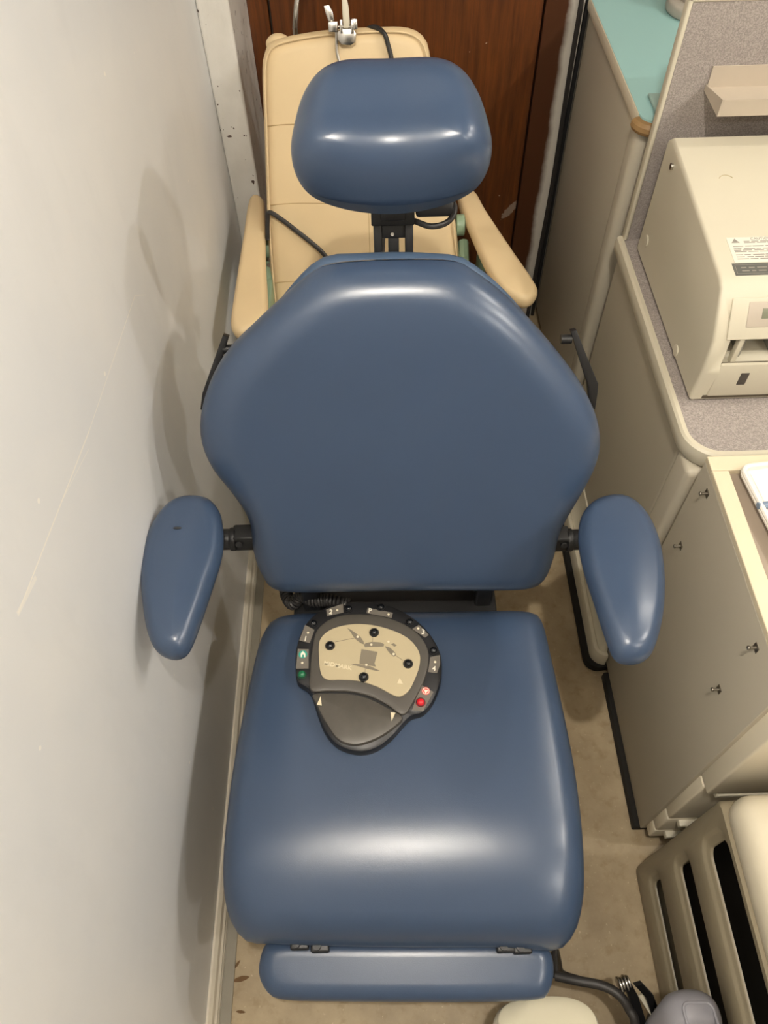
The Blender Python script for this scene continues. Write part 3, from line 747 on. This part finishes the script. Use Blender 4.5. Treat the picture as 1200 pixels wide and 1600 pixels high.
# back panel
bp = obj('back_panel', B(XR+.012, 1.28, 1.372, 1.39, CZ-.01, 1.18), speckle, k, smooth=False)
obj('panel_edge', box(box(bmesh.new(), XR+.004, XR+.0118, 1.370, 1.390, CZ, 1.184, .003), XR+.004, 1.28, 1.370, 1.390, 1.174, 1.186, .003), cream2, bp)
# small metal tray screwed on the back panel
sh = thing('wall_tray', 'beige metal tray fixed to the upright grey panel above the printer', 'tray', (.75, 1.33, 1.05))
x0 = .572
zt, zb_ = at(1107, 103, Y=1.371).z, at(1133, 182, Y=1.285).z
x0 = at(1109, 120, Y=1.371).x
zm = zt-.035
prf = [(1.371, zt), (1.3685, zt), (1.3685, zm), (1.29, zb_+.010), (1.287, zb_+.028), (1.284, zb_+.028), (1.285, zb_), (1.371, zm-.006)]
bm = bmesh.new()
for q4 in (prf[0:3]+[(1.371, zm)], [(1.371, zm), (1.3685, zm), prf[3], prf[6], prf[7]], prf[3:7]): prism(bm, [(x0, y, z) for y, z in q4], (.45, 0, 0))
obj('trough', bm, taupe, sh, smooth=False)
bm = bmesh.new(); prism(bm, [(x0, y, z) for y, z in [(1.371, zm+.004), (1.371, zm-.006), (1.285, zb_), (1.2845, zb_+.028)]], (-.003, 0, 0)); obj('end_plate', bm, taupe, sh, smooth=False)

# ================================================================== PRINTER
pr_ = thing('printer', 'cream desktop printer with warning label, standing on the grey counter', 'printer', (.72, 1.12, CZ))
PX0, PX1 = .532, .95
sidep = [(.915, .737), (.911, .80), (.916, .866), (.958, .938), (.975, .946), (1.32, .978), (1.338, .965), (1.338, .737)]
def side_loop(x): return [(x, y, z) for y, z in sidep]
bm = bmesh.new(); prism(bm, side_loop(PX0), (PX1-PX0, 0, 0), .006, 4)
# recesses are built on the front as separate parts; body first
zc0, zc1 = at(1128, 572, Y=.914).z, at(1136, 531, Y=.912).z
xc0 = at(1130, 560, Y=.914).x
body = obj('body', bm, cream2, pr_, angle=40)
cut = bmesh.new(); box(cut, xc0, PX1-.03, .88, .985, zc0, zc1); cut = obj('_cut', cut, None)
md = body.modifiers.new('cut', 'BOOLEAN'); md.operation = 'DIFFERENCE'; md.solver = 'EXACT'; md.object = cut
dg = bpy.context.evaluated_depsgraph_get(); me2 = bpy.data.meshes.new_from_object(body.evaluated_get(dg))
body.modifiers.clear(); body.data = me2; bpy.data.objects.remove(cut)
for y in (.96, 1.29): 
    for x in (.57, .91):
        bm = bmesh.new(); cyl(bm, (x, y, CZ), (x, y, CZ+.008), .012, seg=16); obj('foot', bm, rubber, pr_)
# side screw and dimples
p = at(1050, 260, X=PX0-.001)
bm = bmesh.new(); cyl(bm, p+Vector((.003, 0, 0)), p-Vector((.003, 0, 0)), .006, seg=16, bev=.001); obj('side_screw', bm, steel, pr_)
for x, y in ((1010, 376), (1056, 548)):
    p = at(x, y, X=PX0-.0005); bm = bmesh.new(); cyl(bm, p+Vector((.004, 0, 0)), p-Vector((.0015, 0, 0)), .011, seg=20, bev=.001); obj('side_plug', bm, cream2, pr_)
# front: bevelled panels follow the slanted upper and straight lower face
UF = Frame((PX0, .916, .866), (1, 0, 0), (0, .042, .072))           # upper slanted front
LFr = Frame((PX0, .915, .737), (1, 0, 0), (0, -.001, 1))           # lower front
def up(x, y, n=0): return UF.px(x, y, n)
def fr_rect(bm, Fm, pa, pb, n0, n1, bev=.002, wide=None):
    (u0, v1), (u1, v0) = Fm.px(*pa, n1), Fm.px(*pb, n1); 
    if wide: u1 = wide
    fbox(bm, Fm, u0, u1, min(v0, v1), max(v0, v1), n0, n1, bev); return bm
W_ = PX1-PX0-.03
cp = obj('control_fascia', fr_rect(bmesh.new(), UF, (1146, 466), (1200, 530), -.004, .0025, .002, W_), cream2, pr_)
fc = obj('display_surround', fr_rect(bmesh.new(), UF, (1172, 472), (1200, 511), -.002, .0035, .001, W_-.06), grey_face, cp)
obj('display', fr_rect(bmesh.new(), UF, (1193, 482), (1200, 498), 0, .0042, .0005, .16), lcd, fc)
obj('slot_interior', B(xc0+.001, PX1-.032, .978, .984, zc0+.001, zc1-.001), mk('grey_slot_interior', '77756c', .7), pr_)
for u_ in (.035, .09): obj('slot_divider', B(xc0+u_, xc0+u_+.003, .935, .978, zc0, zc1), mk('grey_slot_rib', '98958a', .6), pr_)
pg = at(1145, 556, Y=.925); obj('guide_post', B(pg.x-.004, pg.x+.004, .918, .93, zc0, zc1, bev=.001), cream2, pr_)
obj('drawer_seam', fr_rect(bmesh.new(), LFr, (1120, 569), (1200, 619.5), -.004, .0006, .0003, W_+.004), mk('dark_seam', '5c5343', .7), pr_)
dw = obj('paper_drawer', fr_rect(bmesh.new(), LFr, (1127, 571), (1200, 617), -.004, .004, .003, W_), cream2, pr_)
lt = obj('drawer_latch', fr_rect(bmesh.new(), LFr, (1159, 584), (1163, 601), 0, .0052, .0005), mk('charcoal_latch', '4a443e', .5), dw)
# label and rating plate on the top
a0, b0 = Vector((0, .975, .946)), Vector((0, 1.32, .978)); vd = (b0-a0).normalized()
PF = Frame((PX0, .975, .946), (1, 0, 0), vd)
def pf(x, y): return PF.px(x, y, .0005)
def pf_poly(bm, pxs, n0, n1): return prism(bm, [PF.w(*PF.px(x, y, n1), n0) for x, y in pxs], PF.N*(n1-n0))
u0, v1 = PF.px(1134, 372); u1, v0_ = PF.px(1146, 411)
lb = obj('warning_label', fbox(bmesh.new(), PF, u0, u0+.115, v0_, v1, -.001, .0006), label_paper, pr_, smooth=False)
rows = []
bm = bmesh.new()
def bar(ua, ub, va, h): fbox(bm, PF, ua, ub, va-h/2, va+h/2, .0004, .0008)
hh = v1-v0_
tri = [PF.w(u0+.006, v1-hh*.22, .0006), PF.w(u0+.019, v1-hh*.22, .0006), PF.w(u0+.0125, v1-hh*.05, .0006)]
b2 = bmesh.new(); prism(b2, tri, PF.N*.0003); obj('warning_triangle', b2, grey_print, lb, smooth=False)
o_ = PF.w(u0+.055, v1-hh*.07, .0007)
obj('caution_heading', text_bm('CAUTION', o_, PF.U, PF.V, .0075, PF.N, .0002), grey_print, lb, smooth=False)
random.seed(3)
for i in range(9):
    f = [.17, .22, .36, .46, .52, .58, .70, .78, .86][i]
    ua = u0+(.026 if i < 2 else .006)
    while ua < u0+.10:
        w = random.uniform(.006, .02); bar(ua, min(ua+w, u0+.108), v1-hh*f, .0016); ua += w+random.uniform(.0015, .004)
obj('fine_print', bm, grey_print, lb, smooth=False)
ua, va = PF.px(1143, 412); ub, vb_ = PF.px(1149, 431)
pl_ = obj('rating_plate', fbox(bmesh.new(), PF, ua, ua+.115, vb_, va, -.001, .0006), label_dark, pr_, smooth=False)
bm = bmesh.new(); m_ = .0035
for q in ((ua+m_, ua+.112, va-m_-.0005, va-m_), (ua+m_, ua+.112, vb_+m_, vb_+m_+.0005), (ua+m_, ua+m_+.0006, vb_+m_, va-m_)): fbox(bm, PF, *q, .0004, .0008)
for f in (.38, .64):
    u_ = ua+.012
    while u_ < ua+.10:
        w = random.uniform(.006, .016); fbox(bm, PF, u_, u_+w, vb_+(va-vb_)*(1-f)-.0012, vb_+(va-vb_)*(1-f)+.0012, .0004, .0008); u_ += w+.004
obj('plate_lettering', bm, grey_print, pl_, smooth=False)
p = PF.px(1134, 278); bm = bmesh.new(); tube(bm, [PF.w(p[0]+.012*math.cos(a), p[1]+.012*math.sin(a)-.005, .0003) for a in [math.radians(d) for d in range(20, 161, 14)]], .0007, 6); obj('lid_notch', bm, mk('tan_crease', 'b5a784', .6), pr_)

# ================================================================== FLAT-SIDED CABINET WITH STUDS
q = thing('flat_sided_cabinet', 'beige cabinet with four screws in its bare side and a white tray on top', 'cabinet', (.85, .56, 0))
Z3 = .775
obj('body', B(XR+.012, 1.25, .385, .75, .04, Z3-.02, bev=.003), cream, q)
sp = obj('side_panel', B(XR, XR+.0125, .372, .756, .035, Z3-.012, bev=.0015), panel_mat, q)
rim = bmesh.new()
box(rim, XR, XR+.026, .372, .728, Z3-.012, Z3, .0015); box(rim, XR, 1.25, .7285, .757, Z3-.012, Z3, .0015); box(rim, XR+.0265, 1.25, .372, .415, Z3-.012, Z3, .0015)
obj('top_rim', rim, rim_mat, q, smooth=False)
obj('top_recess', B(XR+.02, 1.24, .38, .75, Z3-.03, Z3-.010), mk('taupe_laminate', '9d8f80', .55, var=.05), q, smooth=False)
for x, y in ((1105, 771), (1064, 853), (1182, 1012), (1124, 1077)):
    p = at(x, y, X=XR); bm = bmesh.new(); cyl(bm, p+Vector((.002, 0, 0)), p-Vector((.010, 0, 0)), .002, seg=12); sphere(bm, p-Vector((.011, 0, 0)), .0036, (.7, 1, 1), 12, 8); box(bm, p.x-.001, p.x+.0002, p.y-.006, p.y+.006, p.z-.006, p.z+.006)
    obj('screw', bm, steel_dull, sp)
fz = [(.05, .10), (.104, .19), (.195, .40), (.405, .74)]
for i, (a, b) in enumerate(fz):
    f = obj('drawer', B(XR+.008, 1.24, .352-(.012 if i == 3 else 0), .386, a, b, bev=.004), cream, q)
    obj('handle_lip', B(XR+.03, 1.22, .340-(.014 if i == 3 else 0), .36, b-.022, b-.006, bev=.003), cream2, f)
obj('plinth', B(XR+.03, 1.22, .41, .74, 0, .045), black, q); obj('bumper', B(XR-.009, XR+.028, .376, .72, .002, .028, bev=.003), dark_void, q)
# white tray with papers
AFt = at(1152, 735, Z=Z3)
WT = thing('white_tray', 'white plastic tray holding papers on top of the flat-sided cabinet', 'tray', (.62, .66, Z3))
ang = math.radians(-9)
R3 = Matrix.Rotation(ang, 4, 'Z'); o3 = Vector((AFt.x, AFt.y, Z3))
def tl(x, y, z): return o3+(R3 @ Vector((x, y, z)))
ang = 0; R3 = Matrix.Rotation(math.radians(6), 4, 'Z')
lp = rrect(0, .34, -.27, 0, .014)
bm = bmesh.new(); prism(bm, [tl(x, y, 0) for x, y in lp], (0, 0, .004), .001); obj('tray_base', bm, white_pl, WT)
bm = bmesh.new(); lp2 = rrect(.002, .338, -.268, -.002, .013); tube(bm, [tl(x, y, .011) for x, y in lp2+[lp2[0]]], .004, 8, False)
for v in bm.verts: v.co.z = Z3+.003+(v.co.z-Z3-.003)*1.0
b2 = bmesh.new(); tube(b2, [tl(x, y, .006) for x, y in lp2+[lp2[0]]], .0038, 8, False); merge(bm, b2)
obj('tray_rim', bm, white_pl, WT)
bm = bmesh.new(); prism(bm, [tl(x, y, .0045) for x, y in ((.014, -.012), (.30, -.016), (.30, -.2), (.012, -.20))], (0, 0, .0008)); tag(obj('paper_sheet', bm, paper), 'white paper sheet lying flat in the white tray, at its far end', 'paper')
bm = bmesh.new(); prism(bm, [tl(x, y, .0056) for x, y in ((.013, -.11), (.29, -.10), (.30, -.25), (.02, -.258))], (0, 0, .0008)); tag(obj('paper_sheet', bm, paper), 'white paper sheet nearest the front of the white tray, overlapping the other', 'paper')
pn = at(1188, 790, Z=Z3+.009); bm = bmesh.new(); cyl(bm, pn, pn+Vector((.11, .01, 0)), .0045, seg=14, bev=.001)
P_ = obj('marker_pen', bm, white_pl); tag(P_, 'white marker pen with blue grey cap resting on the papers in the white tray', 'pen')
P_.location = (0, 0, 0)
bm = bmesh.new(); cyl(bm, pn+Vector((-.004, -.0004, 0)), pn+Vector((.018, .0016, 0)), .0056, seg=14, bev=.001); obj('cap', bm, pen_blue, P_)

# ================================================================== SLOTTED CRATE
cr = thing('slotted_crate', 'putty plastic crate with three long side slots, at the bottom right corner', 'crate', (.75, .05, 0))
CX = .492
Fc = Frame((CX, .305, 0), (0, -1, 0), (0, 0, 1))                    # u runs towards the viewer, v up, N = -X
def cu_(x, y): return Fc.px(x, y)
sl = []
for (a, b) in (((1012, 1377), (1030, 1364)), ((1049, 1347), (1075, 1333)), ((1090, 1313), (1131, 1293))):
    sl.append((cu_(*a)[1], cu_(*b)[1]))
UL = .56                                                          # crate length
def slot_loop(u0, u1, v0, v1, r, n=6):
    P = []
    for cx, cy, a0 in ((u1-r, v1-r, 0), (u0+r, v1-r, 90), (u0+r, v0+r, 180), (u1-r, v0+r, 270)):
        for k in range(n+1):
            a = math.radians(a0+90*k/n); P.append((cx+r*math.cos(a), cy+r*math.sin(a)))
    return P
bm = bmesh.new(); T = .545
levels = []
def fill_plate(bm, outer, holes, n):
    es = []; vs = []
    for lp_ in [outer]+holes:
        vv = [bm.verts.new(Fc.w(u, v, n)) for u, v in lp_]; vs.append(vv)
        es += [bm.edges.new((vv[k_], vv[(k_+1) % len(vv)])) for k_ in range(len(vv))]
    bmesh.ops.triangle_fill(bm, edges=es, use_beauty=True); return vs
def slot_shrink(sl_, d): u0, u1, v0_, v1_, r_ = sl_; return slot_loop(u0+d, u1-d, v0_+d, v1_-d, max(.002, r_-d), 8)
u_in, u_out = .030, UL-.05
slots = [(u_in, u_out, a, b, (b-a)*.32) for a, b in sl]
oc = slot_loop(.006, UL-.006, .006, T-.03, .012, 6)
vs = fill_plate(bm, oc, [slot_shrink(q_, 0) for q_ in slots], 0)
def ring_to(bm, prev, lp_, n):
    vv = [bm.verts.new(Fc.w(u, v, n)) for u, v in lp_]
    for k_ in range(len(vv)): bm.faces.new((prev[k_], prev[(k_+1) % len(vv)], vv[(k_+1) % len(vv)], vv[k_]))
    return vv
ring_to(bm, ring_to(bm, vs[0], slot_loop(.001, UL-.001, .001, T-.03, .015, 6), -.004), slot_loop(.0, UL, .0, T-.03, .016, 6), -.03)
for q_, vv in zip(slots, vs[1:]):
    h_ = q_[3]-q_[2]
    for d_, n_ in ((.02*h_, -.0015), (.05*h_, -.004), (.07*h_, -.006), (.14*h_, -.0065), (.16*h_, -.008), (.165*h_, -.011)):
        vv = ring_to(bm, vv, slot_shrink(q_, d_), n_)
side = obj('slotted_side', bm, crate_mat, cr, angle=50)
obj('slot_shade_sheet', fbox(bmesh.new(), Fc, .02, UL-.02, .01, T-.04, -.07, -.065), dark_void, cr)  # near-black sheet standing in for the shade behind the slots
bm = bmesh.new(); box(bm, CX+.004, CX+.46, .305-UL+.002, .303, T-.05, T+.02, .032, 5); obj('lid', bm, crate_top, cr)
bm = bmesh.new(); box(bm, CX+.02, CX+.45, .285, .303, .0, T-.03, .006); box(bm, CX+.02, CX+.45, .305-UL, .325-UL, .0, T-.03, .006); box(bm, CX+.44, CX+.46, .305-UL, .303, 0, T-.03, .006); obj('end_walls', bm, crate_mat, cr)
obj('floor_pan', B(CX+.015, CX+.45, .325-UL, .29, .0, .02), crate_mat, cr)

# ================================================================== EQUIPMENT AT THE BOTTOM EDGE
can = thing('cream_canister', 'cream plastic canister with a pale oval lid, at the bottom edge', 'canister', (.2, -.1, 0))
tA, tB = Vector((.228, .033, .30)), Vector((.215, -.14, .0))
ax = (tA-tB).normalized()
NFc = Frame(tA, (1, .02, -.06), ax.cross(Vector((1, .02, -.06))).normalized())
def oval(a, b, n=48, p=2.6):
    return [Vector((a*math.copysign(abs(math.cos(t))**(2/p), math.cos(t)), b*math.copysign(abs(math.sin(t))**(2/p), math.sin(t)))) for t in [2*PI*k/n for k in range(n)]]
bm = pad(NFc, oval(.083, .05), [(.012, -.28), (.002, -.26), (0, -.02), (.002, -.008), (.008, -.001)], inner=2)
zmin = 0
for v in bm.verts: v.co.z = max(v.co.z, 0.0)
obj('body', bm, cream2, can)
bm = pad(NFc, oval(.076, .043), [(0, -.004), (0, .002), (.003, .004)], inner=3); obj('lid', bm, mk('pale_cream_lid', 'd3ccb4', .45, var=.03), can)
gh = thing('handset', 'lavender grey rounded handset standing at the bottom edge, beside the slotted crate', 'handset', (.42, -.05, 0))
gA = at(1088, 1580, Z=.38); gB = Vector((gA.x-.012, gA.y-.09, 0)); ax = (gA-gB).normalized()
GFc = Frame(gA, ax.cross(Vector((0, -1, 0))).normalized()*-1, (0, -1, 0))
ux = Vector((1, 0, 0)); ux = (ux-ax*ux.dot(ax)).normalized(); GFc = Frame(gA, ux, ax.cross(ux))
bm = pad(GFc, oval(.043, .036, 48, 2.4), [(.006, -.30), (0, -.34), (0, -.03), (.004, -.012), (.012, .002), (.022, .009)], inner=4, dome=.003)
for v in bm.verts: v.co.z = max(v.co.z, 0.0)
obj('body', bm, grey_pl, gh)
bm = bmesh.new(); rl = rrect(-.022, .022, -.030, .008, .010); tube(bm, [GFc.w(x, y, .0105) for x, y in rl+[rl[0]]], .0022, 8, False); obj('raised_border', bm, grey_pl, gh)
fa = thing('folding_arm', 'black and steel folding arm standing between the cream canister and the grey handset', 'arm', (.41, .02, 0))
def bar_(name, pts, w, th, mat):
    bm = bmesh.new(); P = [Vector(p) for p in pts]; d = (P[-1]-P[0]).normalized(); s = d.cross(Vector((.3, -1, .4))).normalized()
    loop = [p+s*w for p in P]+[p-s*w for p in P[::-1]]
    prism(bm, loop, s.cross(d)*th, .001); return obj(name, bm, mat, fa)
bar_('black_link', [at(974, 1527, Z=.27), at(988, 1553, Z=.27), at(1006, 1612, Z=.23), (.365, -.08, .0)], .007, .006, black_metal)
bar_('black_link', [at(994, 1533, Z=.27), at(1012, 1552, Z=.27), at(1026, 1590, Z=.25), (.375, -.08, .0)], .007, .006, black_metal)
bar_('steel_link', [at(1000, 1552, Z=.255), at(1022, 1585, Z=.25), at(1024, 1625, Z=.22)], .006, .005, cream2)
bm = bmesh.new(); pa = at(966, 1540, Z=.265); pb = at(984, 1534, Z=.265)
for i in range(4):
    cyl(bm, pa.lerp(pb, i/4), pa.lerp(pb, i/4+.2), .013-.002*(i % 2), seg=24, bev=.0015)
obj('pivot_stack', bm, steel, fa)
bm = bmesh.new(); tube(bm, crom([at(868, 1525, Z=.24), at(900, 1532, Z=.25), at(940, 1540, Z=.26), at(965, 1553, Z=.265), at(982, 1575, Z=.26), at(992, 1610, Z=.24), (.37, -.06, .10), (.38, -.08, .01)], 10), .0075, 12)
obj('black_cord', bm, rubber, fa)
bm = bmesh.new(); tube(bm, crom([at(868, 1525, Z=.24), at(866, 1500, Z=.22), at(868, 1485, Z=.20), at(872, 1500, Z=.10), at(878, 1520, Z=.008), at(905, 1530, Z=.008)], 8), .006, 10); obj('cord_tail', bm, rubber, fa)
bm = bmesh.new(); box(bm, .325, .385, -.20, -.03, 0, .02, .006); obj('base', bm, black, fa)
# dry leaf bits on the floor by the baseboard
for i, (x, y, r, s, lab) in enumerate(((376, 1530, .2, .016, 'dry brown leaf bit on the floor by the baseboard, middle one of three'), (371, 1507, 1.0, .008, 'smallest dry brown leaf bit on the floor, farthest of three by the baseboard'), (376, 1581, -.1, .009, 'dry brown leaf bit on the floor nearest the bottom edge, by the baseboard'))):
    p = at(x, y, Z=0); P = [(-1, 0), (-.5, .22), (.2, .3), (.8, .15), (1.1, 0), (.7, -.2), (0, -.3), (-.6, -.18)]
    bm = bmesh.new(); vs = [bm.verts.new((p.x+s*(a*math.cos(r)-b*math.sin(r)), p.y+s*(a*math.sin(r)+b*math.cos(r)), .0008+.0025*abs(b))) for a, b in P]
    f = bm.faces.new(vs); ex = bmesh.ops.extrude_face_region(bm, geom=[f])
    for e in ex['geom']:
        if isinstance(e, bmesh.types.BMVert): e.co.z += .0012
    tag(obj('dry_leaf', bm, leaf), lab, 'leaf', 'leaf bits by the baseboard')

# ================================================================== LIGHT
def lamp(x, y, power, col, r=.05, label=''):
    z = 2.6
    t = thing('ceiling_spotlight', label, 'lamp', (x, y, z-.05), None)
    bm = bmesh.new(); cyl(bm, (x, y, z-.04), (x, y, z), .075, seg=32, bev=.004); obj('housing', bm, lamp_white, t)
    L = bpy.data.lights.new('bulb', 'POINT'); L.energy = power; L.color = col; L.shadow_soft_size = r
    o = bpy.data.objects.new('bulb', L); o.location = (0, 0, -.06); o.parent = t; C.objects.link(o)
lamp(.06, -.02, 66, (1, .93, .83), .02, 'round ceiling lamp directly above the place the viewer stands')
lamp(1.70, 1.05, 28, (1, .95, .88), .025, 'round ceiling lamp above the far end of the printer')
lamp(1.75, .2, 40, (1, .96, .9), .025, 'round ceiling lamp above the slotted crate')
lamp(1.5, -.9, 32, (1, .96, .9), .025, 'round ceiling lamp in the near part of the ceiling')
w = bpy.data.worlds.new('world'); sc.world = w; w.use_nodes = True
w.node_tree.nodes['Background'].inputs[0].default_value = (.9, .85, .78, 1); w.node_tree.nodes['Background'].inputs[1].default_value = .2

# ================================================================== CAMERA
cd = bpy.data.cameras.new('camera'); cd.sensor_fit = 'VERTICAL'; cd.sensor_height = 36; cd.lens = 36*F/1600; cd.clip_start = .01
co = bpy.data.objects.new('camera', cd); C.objects.link(co)
Rm = Matrix.Rotation(PI/2-TH, 4, 'X') @ Matrix.Rotation(-RO, 4, 'Z')
co.matrix_world = Matrix.Translation(CAM) @ Rm
sc.camera = co
sc.view_settings.view_transform = 'Standard'; sc.view_settings.look = 'None'; sc.view_settings.gamma = 1; sc.view_settings.use_curve_mapping = False
sc.view_settings.exposure = 0.0
